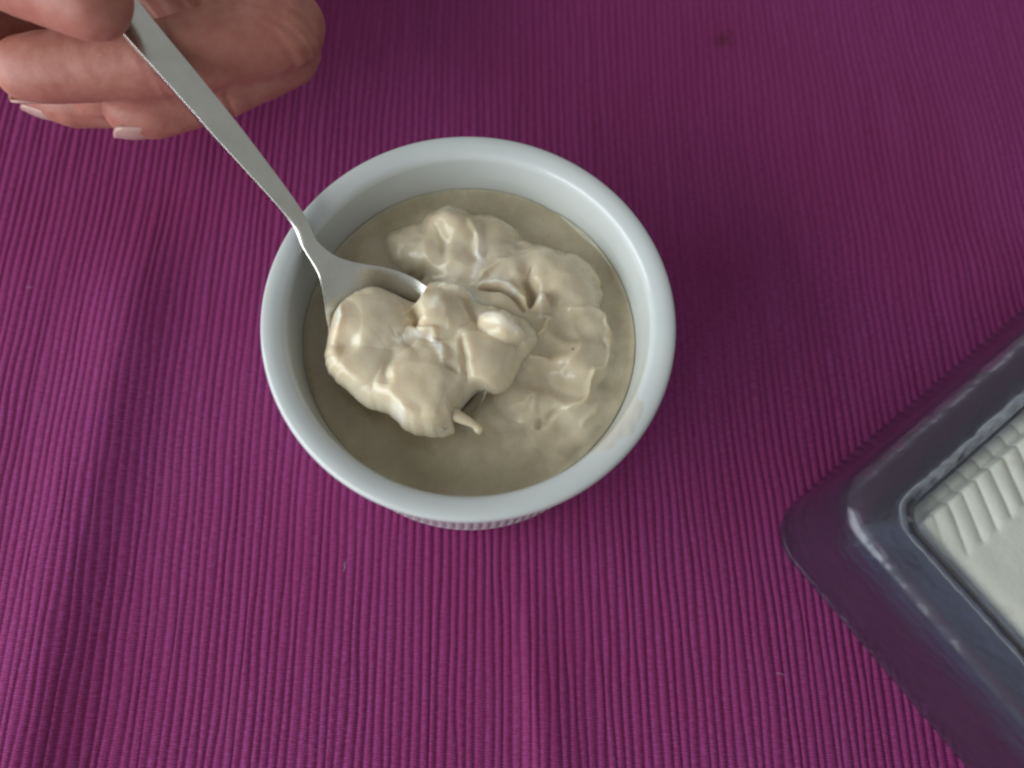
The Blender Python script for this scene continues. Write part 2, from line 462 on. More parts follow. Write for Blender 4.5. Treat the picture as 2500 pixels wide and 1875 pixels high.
MOUND_LOBES = [(-7.7, 24.0, 9.09, 7.5, -12.0, 10.5, 0.5), (0.72, 22.89, 8.69, 8.29, 8.0, 8.5, 0.55), (-12.57, 19.42, 10.67, 7.5, -7.0, 6.4, 0.55), (-7.47, 16.49, 11.06, 6.71, -2.0, 8.6, 0.5), (13.03, -1.16, 9.09, 8.29, 8.0, 7.6, 0.5), (16.28, 15.37, 13.04, 8.69, -17.0, 9.6, 0.5), (6.25, 15.84, 7.9, 5.92, 8.0, 9.5, 0.5), (1.74, 6.27, 16.98, 12.64, 8.0, 9.5, 0.5), (19.61, 4.06, 11.85, 9.88, 8.0, 6.0, 0.5), (23.97, -2.3, 9.09, 8.69, 8.0, 5.2, 0.5), (17.84, -9.89, 12.64, 9.88, 8.0, 3.4, 0.6), (24.79, -16.11, 11.06, 8.29, 28.0, 2.6, 0.7), (8.16, -13.42, 13.04, 9.48, 8.0, 2.2, 0.7), (14.87, 7.88, 2.37, 2.77, 8.0, 11.0, 0.6)]
MOUND_LINES = [([(-4.39, 26.43), (-1.37, 21.31), (0.22, 16.55)], 1.3, 1.1), ([(-13.19, 24.52), (-9.58, 19.01), (-9.88, 12.51)], -0.8, 1.0), ([(4.61, 17.23), (0.2, 13.58), (-0.54, 9.55)], 1.2, 0.8), ([(1.37, 14.75), (5.29, 18.83), (11.08, 19.24)], -0.7, 0.7), ([(1.26, 9.34), (6.73, 8.25), (11.92, 5.68)], -3.2, 1.0), ([(0.62, 10.7), (4.16, 10.76), (8.27, 9.94)], 1.2, 1.0), ([(10.39, 14.17), (12.18, 10.54), (13.1, 6.82)], -4.0, 1.3), ([(10.57, 9.32), (12.23, 6.68)], 1.5, 0.6), ([(15.55, 4.8), (17.33, 4.6), (16.86, 1.21), (14.52, -1.02)], 1.8, 0.7), ([(21.34, 8.08), (25.69, 8.74), (29.22, 8.8), (31.28, 5.76), (32.68, 0.31), (31.7, -3.09)], 1.8, 0.7), ([(31.7, -3.09), (28.89, -5.35), (28.32, -8.18), (26.58, -12.05), (23.89, -14.69)], 1.7, 0.7), ([(12.31, -4.14), (15.4, -4.61), (18.91, -5.0)], 1.0, 0.6), ([(23.05, -14.81), (20.64, -16.05), (19.24, -18.47)], -1.2, 0.9), ([(17.83, -17.35), (18.87, -18.96)], -1.2, 0.9), ([(11.78, -16.47), (15.14, -12.84), (17.0, -17.47)], 0.7, 1.0), ([(30.67, -10.1), (29.38, -14.32), (27.66, -18.12)], 0.8, 1.2)]
MOUND_DIPS = [(23.21, 3.12, 5.92, 2.77, -2.0, 2.4), (17.25, -2.01, 4.74, 2.37, 8.0, 2.2), (18.49, -8.73, 7.5, 4.34, -7.0, 2.4)]
def build_pudding():
    nr, na = 190, 420
    R = 37.95
    r = np.linspace(0.02, 1, nr) * R; a = np.linspace(0, 2 * np.pi, na, endpoint=False)
    RR, AA = np.meshgrid(r, a, indexing='ij')
    X, Y = RR * np.cos(AA), RR * np.sin(AA)
    wx = X + 1.3 * fbm(X / 6, Y / 6, 41, 2); wy = Y + 1.3 * fbm(X / 6 + 7, Y / 6, 44, 2)
    Z = lobes_height(wx, wy, MOUND_LOBES) - 0.5
    unshaded = np.clip((Z - 0.5 + 0.7 * fbm(X / 4, Y / 4, 47, 3)) / 2.6, 0, 1); unshaded = unshaded * unshaded * (3 - 2 * unshaded)
    unshaded = np.clip(unshaded + 0.6 * np.exp(-(R - RR) / 1.3) * (0.6 + 0.8 * vnoise(AA * 5 + 40, RR / 3, 58)), 0, 1)
    peaks = 1 - 2.2 * np.abs(fbm(X / 9.5 + 3, Y / 9.5, 48, 2))
    Z += strokes(wx, wy, MOUND_LINES) + 0.5 * peaks * np.clip(Z / 5, 0, 1)
    for (x, y, rx, ry, rot, h) in MOUND_DIPS:
        c, s = math.cos(math.radians(rot)), math.sin(math.radians(rot))
        u = ((X - x) * c + (Y - y) * s) / rx; v = (-(X - x) * s + (Y - y) * c) / ry
        Z -= h * np.exp(-(u * u + v * v) ** 1.6)
    Z += 0.34 * fbm(X / 8, Y / 8, 31, 3) + 0.02 * fbm(X / 1.6, Y / 1.6, 35, 2)
    Z += (1.3 + 1.0 * vnoise(AA * 3.2 + 40, 0 * AA + .5, 38) + 0.6 * vnoise(AA * 11 + 40, 0 * AA + .5, 39)) * np.exp(-(R - RR) / 0.7)                                # meniscus on the glaze
    pale, lift = pale_mask(X, Y); Z += lift * (Z > 1.5)
    edge = np.clip((R - RR) / 2.5, 0, 1)
    Z = PUD_Z + np.where(Z > 1.2, 1.2 + (Z - 1.2) * edge, Z)
    V = np.stack([X, Y, Z + RAM_Z0], -1)
    # skirt down the wall and a floor, so that it is a solid portion
    sk = np.stack([np.stack([R * f * np.cos(a), R * f * np.sin(a), np.full(na, z)], -1)
                   for f, z in ((0.995, 20.0), (0.975, 9.0), (0.9, 6.6), (0.3, 5.6), (0.001, 5.6))])
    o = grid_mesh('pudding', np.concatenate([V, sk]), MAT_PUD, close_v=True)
    set_attr(o, 'unshaded', np.r_[unshaded.ravel(), np.zeros(5 * na)])
    set_attr(o, 'pale', np.r_[(pale * unshaded).ravel(), np.zeros(5 * na)])
    return o
pud = build_pudding()
tag(pud, 'beige creamy pudding heaped unevenly inside the white ramekin', 'pudding')

# thin streak of pudding left on the ramekin's lip
def build_smear():
    prof = spline([(38.2, 36.0), (38.6, 39.0), (38.8, 40.2), (39.05, 42.0), (39.25, 43.6), (39.5, 45.1), (40.3, 46.2), (41.9, 46.85), (43.4, 47.0), (44.5, 46.7)], 200)
    pn = np.gradient(prof, axis=0); pn = np.stack([-pn[:, 1], pn[:, 0]], 1); pn /= np.hypot(*pn.T)[:, None]
    pn *= np.sign(pn[:, 1:2] * 0.3 + (prof[:, :1] < 39.6) * -pn[:, :1] + (prof[:, :1] >= 39.6) * pn[:, 1:2])
    nr, na = 16, 90
    rho = np.linspace(0.01, 1, nr)[:, None]; ph = np.linspace(0, 2 * np.pi, na, endpoint=False)[None, :]
    rad = 1 + 0.22 * vnoise(np.cos(ph) * 2.2 + 5, np.sin(ph) * 2.2 + 5, 101) + 0.10 * vnoise(np.cos(ph) * 6 + 9, np.sin(ph) * 6 + 9, 102)
    u = rho * rad * np.cos(ph); v = rho * rad * np.sin(ph)
    th = math.radians(0.5 * (-40.0 + -19.0)) + u * math.radians(0.5 * (-19.0 - -40.0)) * (1 - 0.25 * v)
    s_ = np.clip(0.60 + 0.26 * v, 0.02, 0.96) * 199
    pr = np.stack([np.interp(s_, np.arange(200), prof[:, i]) for i in range(2)], -1)
    nn = np.stack([np.interp(s_, np.arange(200), pn[:, i]) for i in range(2)], -1)
    h = 0.16 * np.sqrt(np.clip(1 - rho ** 2, 0, 1)) * (0.7 + 0.4 * vnoise(u * 3 + 20, v * 3 + 20, 103)) - 0.03
    q = pr + nn * h[..., None]
    V = np.stack([q[..., 0] * np.cos(th), q[..., 0] * np.sin(th), q[..., 1] + RAM_Z0], -1)
    o = grid_mesh('pudding_smear', V, MAT_SMEAR, close_v=True)
    return tag(o, 'thin smear of beige pudding on the lip of the white ramekin', 'smear')
MAT_SMEAR, _nt, _b = new_mat('thin_pudding_film', Roughness=0.35)
_tc = nd(_nt, 'ShaderNodeTexCoord'); _n = noise(_nt, 260, 3, 0.6, _tc.outputs['Object'])
_nt.links.new(ramp(_nt, _n.outputs[0], [(0.3, (0.62, 0.63, 0.585, 1)), (0.75, (0.62, 0.575, 0.49, 1))]).outputs[0], _b.inputs['Base Color'])
_b.inputs['Subsurface Weight'].default_value = 0.3; _b.inputs['Subsurface Scale'].default_value = 0.001
build_smear()

# ------------------------------------------------------------------ spoon
SPOON_SPINE = [(3.86, -19.16, 40.0), (-15.91, -4.87, 42.6), (-34.95, 8.4, 47.8), (-38.12, 12.19, 49.6), (-40.66, 15.61, 51.8), (-48.43, 22.23, 55.6), (-57.82, 29.83, 60.3), (-66.28, 36.66, 64.5), (-76.32, 44.61, 69.0), (-89.0, 55.56, 74.5)]        # bowl tip -> handle end
def build_spoon():
    root = empty('teaspoon', SPOON_SPINE[0])
    off = np.array(SPOON_SPINE[0], float)
    P = spline(SPOON_SPINE, 260)
    kk = np.hanning(51); kk /= kk.sum()
    ends = lambda p: np.concatenate([2 * p[:1] - p[25:0:-1], p, 2 * p[-1:] - p[-2:-27:-1]])
    P = np.stack([np.convolve(ends(P)[:, i], kk, 'valid') for i in range(3)], 1)
    L = np.r_[0, np.cumsum(np.linalg.norm(np.diff(P, axis=0), axis=1))]
    tot = L[-1]
    s_new = np.r_[44.0 * (1 - np.cos(np.linspace(0, np.pi / 2, 70))), np.linspace(44.6, tot, 110)]
    C = np.stack([np.interp(s_new, L, P[:, i]) for i in range(3)], 1)
    T = np.gradient(C, s_new, axis=0); T /= np.linalg.norm(T, axis=1)[:, None]
    # lateral axis: horizontal, rolled a little
    lat = np.cross(T, [0, 0, 1.0]); lat /= np.linalg.norm(lat, axis=1)[:, None]
    nor = np.cross(lat, T)
    nor *= np.sign(nor[:, 2:3])
    roll = np.radians(np.interp(s_new, [0, 30, 50, tot], [0.0, 0.0, 0, -14.0]))[:, None]
    lat, nor = lat * np.cos(roll) + nor * np.sin(roll), nor * np.cos(roll) - lat * np.sin(roll)
    def halfw(s):
        w_b = 13.2 * np.sqrt(np.clip(1 - ((s - 19.5) / 19.5) ** 2, 0, 1)) ** 0.9
        taper = np.interp(s, [19.5, 24, 27, 30, 33, 37, 40, 43, 45.5, 50, 54, 60, 80, 100, tot], [13.2, 13.2 * .985, 12.6, 12.0, 10.9, 8.6, 6.0, 3.9, 2.6, 1.8, 1.6, 1.85, 2.9, 3.4, 3.9])
        return np.where(s < 19.5, w_b, taper)
    k = np.ones(9) / 9
    sd = np.arange(0, tot + 0.2, 0.2); kd = np.hanning(41); kd /= kd.sum()
    hd = halfw(np.minimum(sd, tot)); hs_ = np.convolve(np.pad(hd, 20, 'edge'), kd, 'valid')
    bl = np.clip((sd - 20) / 6, 0, 1); hd = hd * (1 - bl) + hs_ * bl
    hw = np.where(s_new < 20, halfw(s_new), np.interp(s_new, sd, hd))
    depth = 6.0 * np.clip(np.sin(np.pi * np.clip(s_new / 44.0, 0, 1) ** 0.9), 0, 1) ** 0.75
    th = np.interp(s_new, [0, 20, 38, 46, 52, 70, tot], [0.9, 1.1, 1.5, 2.4, 2.5, 2.3, 2.2])
    na = 22
    a = np.sin(np.linspace(-np.pi / 2, np.pi / 2, na))
    sd3 = np.array([0.04, 0.5, 0.96])
    V = np.zeros((len(s_new), 2 * na + 6, 3))
    for i in range(len(s_new)):
        flat = np.clip((s_new[i] - 44) / 8, 0, 1)
        top = depth[i] * (np.abs(a) ** 2.2 - 1) - flat * 0.45 * a * a - (1 - flat) * 0.25 * np.abs(a) ** 12
        bot = top - th[i] * (1 - (0.55 - 0.4 * flat) * np.abs(a) ** 4) * 1.0
        bot = bot - flat * 0.2 * (1 - a * a)
        bx = hw[i] * (0.97 + 0.01 * flat); dx = 0.04 * min(1.0, hw[i])
        ring_x = np.r_[a * (hw[i] - dx), hw[i] + (bx - hw[i]) * sd3, a[::-1] * (bx - dx), -(bx + (hw[i] - bx) * sd3)]
        ring_z = np.r_[top, top[-1] + (bot[-1] - top[-1]) * sd3, bot[::-1], bot[0] + (top[0] - bot[0]) * sd3]
        V[i] = C[i] + ring_x[:, None] * lat[i] + ring_z[:, None] * nor[i]
    V = V - off
    split = int(np.searchsorted(s_new, 47.0))
    cap = lambda r: np.repeat(r.mean(0)[None, None], 2 * na + 6, 1)
    A = np.concatenate([cap(V[0]), V[:split + 1]])
    B = np.concatenate([V[split - 1:split] * 0.02 + V[split:split + 1] * 0.98, V[split:], cap(V[-1])])
    grid_mesh('bowl', A, MAT_STEEL, root, close_v=True)
    grid_mesh('handle', B, MAT_STEEL, root, close_v=True)
    tag(root, 'small stainless steel teaspoon held over the ramekin, loaded with pudding', 'spoon')
    return root
build_spoon()

# ------------------------------------------------------------------ spoonful of pudding
SC_C = (-11.63, -8.68)
SC_OUT = [(-30.22, -8.31), (-29.91, -12.26), (-28.81, -15.6), (-26.56, -17.65), (-22.77, -19.99), (-19.08, -22.23), (-15.34, -22.66), (-12.55, -23.95), (-9.97, -25.9), (-6.25, -26.29), (-2.67, -26.04), (-0.03, -24.59), (-0.25, -21.85), (1.15, -18.84), (3.89, -14.94), (8.38, -14.28), (11.11, -11.22), (12.39, -6.55), (14.47, -3.46), (15.28, 0.32), (11.89, 3.5), (6.99, 4.63), (2.14, 5.75), (-0.64, 7.2), (-5.18, 8.86), (-10.14, 7.98), (-11.63, 4.1), (-13.47, 2.89), (-18.34, 4.22), (-23.43, 4.36), (-27.54, 1.65), (-29.88, -2.37), (-30.72, -5.24)]
SC_LOBES = [(-21.98, -3.13, 8.69, 7.9, 8.0, 5.6, 0.5), (-24.02, -12.76, 6.71, 7.9, 8.0, 3.6, 0.5), (-7.88, -17.53, 9.48, 10.67, 8.0, 6.8, 0.5), (-17.12, -14.39, 7.9, 7.9, 8.0, 3.8, 0.5), (-6.64, -0.1, 6.32, 5.92, -12.0, 6.4, 0.5), (2.68, -9.64, 8.69, 9.88, 8.0, 5.6, 0.5), (6.75, -0.67, 5.53, 3.75, -17.0, 7.8, 0.5), (-3.82, 5.82, 4.34, 2.37, -12.0, 4.8, 0.5), (7.61, -12.32, 4.34, 5.13, 8.0, 3.2, 0.5), (-26.32, -5.79, 3.95, 5.53, 18.0, 4.6, 0.5), (-11.3, -24.23, 3.56, 2.77, 8.0, 3.8, 0.5)]
SC_LINES = [([(-15.67, -7.05), (-12.64, -5.24), (-7.65, -4.93), (-5.52, -7.76), (-4.36, -11.14)], 1.3, 1.4), ([(-12.6, 0.71), (-11.39, -1.41), (-11.63, -3.73)], -3.4, 1.1), ([(-11.63, -3.73), (-8.24, -3.89), (-4.17, -3.05)], -1.2, 0.8), ([(-16.09, -9.35), (-15.32, -13.66), (-15.29, -18.45)], -1.1, 1.1), ([(-0.13, -4.7), (0.45, -9.98), (1.29, -15.56)], -1.2, 0.9), ([(-4.35, -12.46), (-0.58, -12.78)], -1.0, 0.6), ([(0.15, -14.86), (0.93, -18.64), (0.91, -22.48)], -1.2, 0.7), ([(-0.93, 3.42), (2.01, -2.11), (9.98, -1.81)], -1.0, 0.9), ([(10.04, -2.26), (12.69, -3.22), (14.84, -0.16)], 0.9, 0.7), ([(-28.52, -1.27), (-26.83, -5.58), (-26.89, -7.4)], 0.9, 0.9), ([(-30.25, -8.35), (-29.4, -13.57), (-25.74, -17.4)], 0.6, 1.2)]
SC_DIPS = [(-25.0, -10.69, 2.37, 2.37, 8.0, 1.3), (-3.48, -4.76, 2.37, 1.58, 8.0, 0.8)]
def spoon_plane(X, Y):
    """height of the spoon's rim plane under the scoop"""
    (x0, y0, z0), (x1, y1, z1) = SPOON_SPINE[0], SPOON_SPINE[1]
    d = np.array([x1 - x0, y1 - y0]); t = ((X - x0) * d[0] + (Y - y0) * d[1]) / (d @ d)
    t = np.clip(t, -0.6, 1.2)
    return z0 + (z1 - z0) * t
def build_scoop():
    na, nr = 480, 150
    out = spline_closed(SC_OUT, na)
    cx, cy_ = SC_C
    ang = np.arange(na)
    rough = 1 + 0.012 * vnoise(ang / 9.0, 0 * ang + .5, 51) + 0.010 * vnoise(ang / 4.0, 0 * ang + .5, 52)
    ox, oy = cx + (out[:, 0] - cx) * rough, cy_ + (out[:, 1] - cy_) * rough
    s = np.sin(np.linspace(0.004, np.pi / 2, nr))                      # denser towards the edge
    X = cx + s[:, None] * (ox - cx)[None]; Y = cy_ + s[:, None] * (oy - cy_)[None]
    wx = X + 1.0 * fbm(X / 5, Y / 5, 61, 2); wy = Y + 1.0 * fbm(X / 5 + 5, Y / 5, 64, 2)
    H = lobes_height(wx, wy, SC_LOBES, 1.5, 0.5) + strokes(wx, wy, SC_LINES) + 0.25 * (0.7 - 2.0 * np.abs(vnoise(X / 8.5, Y / 8.5 + 4, 68)))
    for (x, y, rx, ry, rot, h) in SC_DIPS:
        c, s_ = math.cos(math.radians(rot)), math.sin(math.radians(rot))
        u = ((X - x) * c + (Y - y) * s_) / rx; v = (-(X - x) * s_ + (Y - y) * c) / ry
        H -= h * np.exp(-(u * u + v * v) ** 1.4)
    H += 0.16 * fbm(X / 6, Y / 6, 71, 2) + 0.015 * fbm(X / 1.3, Y / 1.3, 75, 2)
    pale, lift = pale_mask(X, Y); H += lift
    dist = np.hypot(X - ox[None], Y - oy[None])
    e = np.clip(dist / 3.4, 0, 1); edge = np.sqrt(np.clip(1 - (1 - e) ** 2, 0, 1))
    base = spoon_plane(X, Y)
    Zt = base - 1.6 + (np.maximum(H, 0.2) + 1.6) * edge
    # underside: follows the hollow of the bowl, rounds up to the edge
    Zb = base - 1.6 - 3.2 * edge * np.clip(dist / 12, 0, 1) ** 0.7 - 0.9 * edge
    top = np.stack([X, Y, Zt], -1); bot = np.stack([X, Y, Zb], -1)[::-1][1:]
    o = grid_mesh('pudding_scoop', np.concatenate([top, bot]), MAT_SCOOP, close_v=True)
    set_attr(o, 'pale', np.concatenate([pale, pale[::-1][1:] * 0]))
    return o
sc = build_scoop()
tag(sc, 'lumpy spoonful of beige pudding piled on the teaspoon', 'pudding')

def build_drips():
    """short sticky drips hanging from the scoop's tip end: parts of the scoop"""
    for pts, rad in [([(-2.26, -20.37, 41.5), (0.7, -21.72, 41.6), (3.34, -22.54, 41.2), (5.08, -23.43, 40.6), (5.76, -24.61, 40.0)], [1.0, 1.4, 1.1, 0.75, 1.0, 0.6]), ([(-3.22, -23.5, 42.0), (-2.61, -24.36, 41.0), (-2.29, -24.93, 40.4)], [1.3, 0.8, 0.95, 0.5])]:
        C = spline(pts, 22); t = np.linspace(0, 1, 22)
        rr = np.interp(t, np.linspace(0, 1, len(rad)), rad)
        rr[0] = 0.02; rr[-1] = 0.02; rr[-2] *= 0.55; rr[-3] *= 0.85
        T = np.gradient(C, axis=0); T /= np.linalg.norm(T, axis=1)[:, None]
        n1 = np.cross(T, [0, 0, 1.0]); n1 /= np.linalg.norm(n1, axis=1)[:, None] + 1e-9; n2 = np.cross(n1, T)
        a = np.linspace(0, 2 * np.pi, 18, endpoint=False)
        V = C[:, None] + rr[:, None, None] * (np.cos(a)[None, :, None] * n1[:, None] + np.sin(a)[None, :, None] * n2[:, None])
        grid_mesh('drip', V, MAT_SCOOP, sc, close_v=True)
build_drips()

# ------------------------------------------------------------------ hand (one continuous skin)
HAND = {'chains': [[((-94.93, 90.12, 62.0), 11.5), ((-66.27, 70.13, 58.0), 10), ((-51.76, 59.95, 55.5), 9.4), ((-72.7, 46.54, 57.5), 8.5), ((-100.45, 39.91, 56.5), 7.9), ((-103.84, 39.12, 56.5), 7.4)], [((-110.46, 107.55, 48.0), 11.5), ((-67.31, 75.77, 44.0), 9.8), ((-56.08, 64.5, 42.0), 9.4), ((-69.05, 51.67, 42.5), 8.6), ((-81.93, 42.95, 43.0), 7.8), ((-86.01, 41.81, 43.0), 7.2)], [((-126.88, 121.01, 34.0), 11), ((-80.15, 78.32, 30.0), 9.4), ((-69.56, 69.11, 29.0), 8.9), ((-90.29, 54.39, 29.5), 8.2), ((-108.48, 50.61, 30.0), 7.6), ((-115.54, 51.42, 30.0), 7.2)], [((-143.25, 128.52, 21.0), 10), ((-102.17, 87.87, 18.0), 8), ((-93.96, 81.67, 17.0), 7.6), ((-113.05, 72.45, 17.5), 7), ((-128.24, 70.84, 18.0), 6.2)], [((-81.45, 41.79, 78.5), 8.2), ((-84.37, 42.9, 78.5), 8.8), ((-96.44, 47.63, 78.5), 10.2), ((-115.36, 54.73, 77.0), 10.6), ((-156.49, 77.79, 66.0), 14), ((-203.33, 99.07, 52.0), 18)], [((-94.93, 90.12, 62.0), 12), ((-135.96, 91.03, 58.0), 15), ((-205.34, 99.83, 50.0), 20)], [((-110.46, 107.55, 48.0), 12), ((-149.15, 109.75, 46.0), 16), ((-214.74, 109.92, 44.0), 20)], [((-126.88, 121.01, 34.0), 11.5), ((-165.6, 121.32, 34.0), 14), ((-224.27, 120.33, 38.0), 18)], [((-143.25, 128.52, 21.0), 10), ((-179.71, 127.71, 24.0), 13), ((-230.71, 127.45, 34.0), 16)], [((-158.68, 79.74, 64.0), 14), ((-130.9, 55.99, 56.0), 13), ((-121.8, 47.27, 52.0), 11.5), ((-118.38, 53.6, 48.0), 9.5)], [((-208.46, 103.16, 48.0), 20), ((-277.59, 111.27, 46.0), 24)], [((-221.67, 118.21, 40.0), 19), ((-290.5, 123.2, 40.0), 23)], [((-96.27, 92.18, 60.0), 11), ((-110.46, 107.55, 48.0), 11), ((-126.88, 121.01, 34.0), 11), ((-143.25, 128.52, 21.0), 10)], [((-55.86, 61.31, 49.0), 8.2), ((-71.11, 49.27, 50.0), 7.2), ((-83.81, 43.39, 50.0), 6.4)], [((-66.87, 65.14, 36.0), 8), ((-84.19, 51.72, 36.0), 7), ((-99.19, 48.46, 37.0), 6.2)]], 'creases': [((-51.76, 59.95, 55.5), (-6.43, -23.59, -0.5), 0.5, 0.6), ((-52.95, 55.6, 55.41), (-6.43, -23.59, -0.5), 0.5, 0.35), ((-50.71, 63.8, 55.58), (-6.43, -23.59, -0.5), 0.5, 0.3), ((-72.7, 46.54, 57.5), (-48.69, -20.03, 1.0), 0.5, 0.45), ((-75.94, 45.21, 57.57), (-48.69, -20.03, 1.0), 0.5, 0.3), ((-96.44, 47.63, 78.5), (-30.99, 11.84, -1.5), 0.5, 0.45), ((-92.71, 46.2, 78.68), (-30.99, 11.84, -1.5), 0.5, 0.3), ((-69.05, 51.67, 42.5), (-25.85, -21.55, 1.0), 0.5, 0.45), ((-72.12, 49.1, 42.62), (-25.85, -21.55, 1.0), 0.5, 0.3), ((-56.08, 64.5, 42.0), (-1.74, -24.11, -1.5), 0.5, 0.5), ((-90.29, 54.39, 29.5), (-38.93, -18.5, 1.0), 0.5, 0.4)], 'nails': [((-86.01, 41.81, 43.0), (-4.08, -1.14, 0.0), (-0.25, -0.8, -0.36), 7.4, 10.5, 10.0), ((-115.54, 51.42, 30.0), (-7.06, 0.81, 0.0), (-0.35, -0.75, -0.42), 7.2, 10.5, 9.6), ((-103.84, 39.12, 56.5), (-3.39, -0.79, 0.0), (-0.1, -0.35, -0.8), 7.4, 12, 10.5), ((-84.37, 42.9, 78.5), (14.99, -5.84, 0.0), (-0.35, 0.5, 0.75), 8.8, 14, 12), ((-128.24, 70.84, 18.0), (-15.19, -1.62, 0.5), (-0.4, -0.8, -0.2), 6.4, 9, 8)]}
def add_cone(bm, a, b, ra, rb, n=20):
    """tapered capsule between two joints"""
    a, b = np.array(a, float), np.array(b, float); d = b - a; L = np.linalg.norm(d); d = d / L
    h = np.array([0, 0, 1.0]) if abs(d[2]) < 0.9 else np.array([1.0, 0, 0])
    u = np.cross(d, h); u /= np.linalg.norm(u); v = np.cross(d, u)
    ph = np.linspace(-np.pi / 2, 0, 7); rows = [(a + d * ra * math.sin(p), ra * math.cos(p)) for p in ph]
    rows += [(a + d * L * t, ra + (rb - ra) * t) for t in (0.33, 0.66)]
    rows += [(b + d * rb * math.sin(p), rb * math.cos(p)) for p in -ph[::-1]]
    an = np.linspace(0, 2 * np.pi, n, endpoint=False); prev = None
    for c, r in rows:
        ring = [bm.verts.new((c + max(r, 1e-3) * (math.cos(t) * u + math.sin(t) * v)) * S) for t in an]
        if prev:
            for i in range(n):
                bm.faces.new((prev[i], prev[(i + 1) % n], ring[(i + 1) % n], ring[i]))
        else:
            bm.faces.new(ring[::-1])
        prev = ring
    bm.faces.new(prev)

def build_hand():
    bm = bmesh.new()
    for chain in HAND['chains']:
        for (p, r), (q, s_) in zip(chain[:-1], chain[1:]):
            add_cone(bm, p, q, r, s_)
    bmesh.ops.recalc_face_normals(bm, faces=bm.faces)
    me = bpy.data.meshes.new('hand_cage'); bm.to_mesh(me); bm.free()
    o = bpy.data.objects.new('hand_cage', me); scene.collection.objects.link(o)
    rm = o.modifiers.new('r', 'REMESH'); rm.mode = 'VOXEL'; rm.voxel_size = 0.0009; rm.use_smooth_shade = True
    sm = o.modifiers.new('s', 'SMOOTH'); sm.factor = 0.5; sm.iterations = 14
    dg = bpy.context.evaluated_depsgraph_get()
    me2 = bpy.data.meshes.new_from_object(o.evaluated_get(dg))
    bpy.data.objects.remove(o); bpy.data.meshes.remove(me)
    n = len(me2.vertices); co = np.empty(n * 3, np.float32); me2.vertices.foreach_get('co', co); co = co.reshape(-1, 3).astype(float) / S
    no = np.empty(n * 3, np.float32); me2.vertices.foreach_get('normal', no); no = no.reshape(-1, 3).astype(float)
    # flexion creases at the finger joints, soft pads between them
    dz = np.zeros(n)
    for (p, d, w, depth) in HAND['creases']:
        p, d = np.array(p, float), np.array(d, float); d /= np.linalg.norm(d)
        rel = co - p; t = rel @ d; rad = np.linalg.norm(rel - t[:, None] * d, axis=1)
        t = t + 0.35 * np.sin(rad * 1.3 + p[0])
        dz -= depth * np.exp(-(t / w) ** 2) * np.clip((10.5 - rad) / 2, 0, 1)
        dz -= 0.6 * depth * np.exp(-((t - 2.3) / (w * .8)) ** 2) * np.clip((10.5 - rad) / 2, 0, 1)
    dz += 0.16 * fbm(co[:, 0] / 5 + co[:, 2] / 7, co[:, 1] / 5, 81, 2)
    co = co + no * dz[:, None]
    me2.vertices.foreach_set('co', (co * S).astype(np.float32).ravel()); me2.update()
    me2.polygons.foreach_set('use_smooth', np.ones(len(me2.polygons), bool))
    me2.name = 'hand'; me2.materials.clear(); me2.materials.append(MAT_SKIN)
    h = bpy.data.objects.new('hand', me2); scene.collection.objects.link(h)
    for (c, t, d, r, ln, wd) in HAND['nails']:
        c, t, d = np.array(c, float), np.array(t, float), np.array(d, float)
        t /= np.linalg.norm(t); d = d - t * (d @ t); d /= np.linalg.norm(d); w = np.cross(t, d)
        nu, nv = 16, 14
        u = np.linspace(-1, 1, nu); v = np.linspace(-1, 1, nv)
        top = np.zeros((nu, nv, 3))
        for i in range(nu):
            wid = wd * (1 - 0.18 * max(0, -u[i]) ** 2 - 0.55 * max(0, u[i]) ** 5 - 0.3 * max(0, -u[i]) ** 5)
            for j in range(nv):
                x = v[j] * wid / 2; rr = r * 1.02
                drop = rr - math.sqrt(max(rr * rr - x * x, 0.05))
                lift = r * 1.0 - 0.055 * r * (u[i] * 1.0) ** 2 * (2.2 if u[i] > 0 else 1)
                top[i, j] = c + t * (u[i] * ln / 2 + 0.6 * (1 - v[j] ** 2) * (u[i] > 0.9)) + d * (lift - drop) + w * x
        bot = top - d * 0.75
        V = np.concatenate([top, bot[::-1]])
        # close along the sides with the grid's own wrap
        verts = V.reshape(-1, 3); F = []
        N = nu * nv
        for i in range(nu - 1):
            for j in range(nv - 1):
                q = i * nv + j; F.append((q, q + 1, q + nv + 1, q + nv))
        top_v = top.reshape(-1, 3); bot_v = bot.reshape(-1, 3)
        for i in range(nu - 1):
            for j in range(nv - 1):
                q = N + i * nv + j; F.append((q, q + nv, q + nv + 1, q + 1))
        ring = [i * nv for i in range(nu)] + [(nu - 1) * nv + j for j in range(1, nv)] + [i * nv + nv - 1 for i in range(nu - 2, -1, -1)] + [j for j in range(nv - 2, 0, -1)]
        for q, p in zip(ring, ring[1:] + ring[:1]):
            F.append((q, p, p + N, q + N))
        mesh_obj('fingernail', np.concatenate([top_v, bot_v]), F, MAT_NAIL, h)
    tag(h, 'bare hand with curled fingers gripping the teaspoon handle between thumb and forefinger', 'hand')
    return h
build_hand()

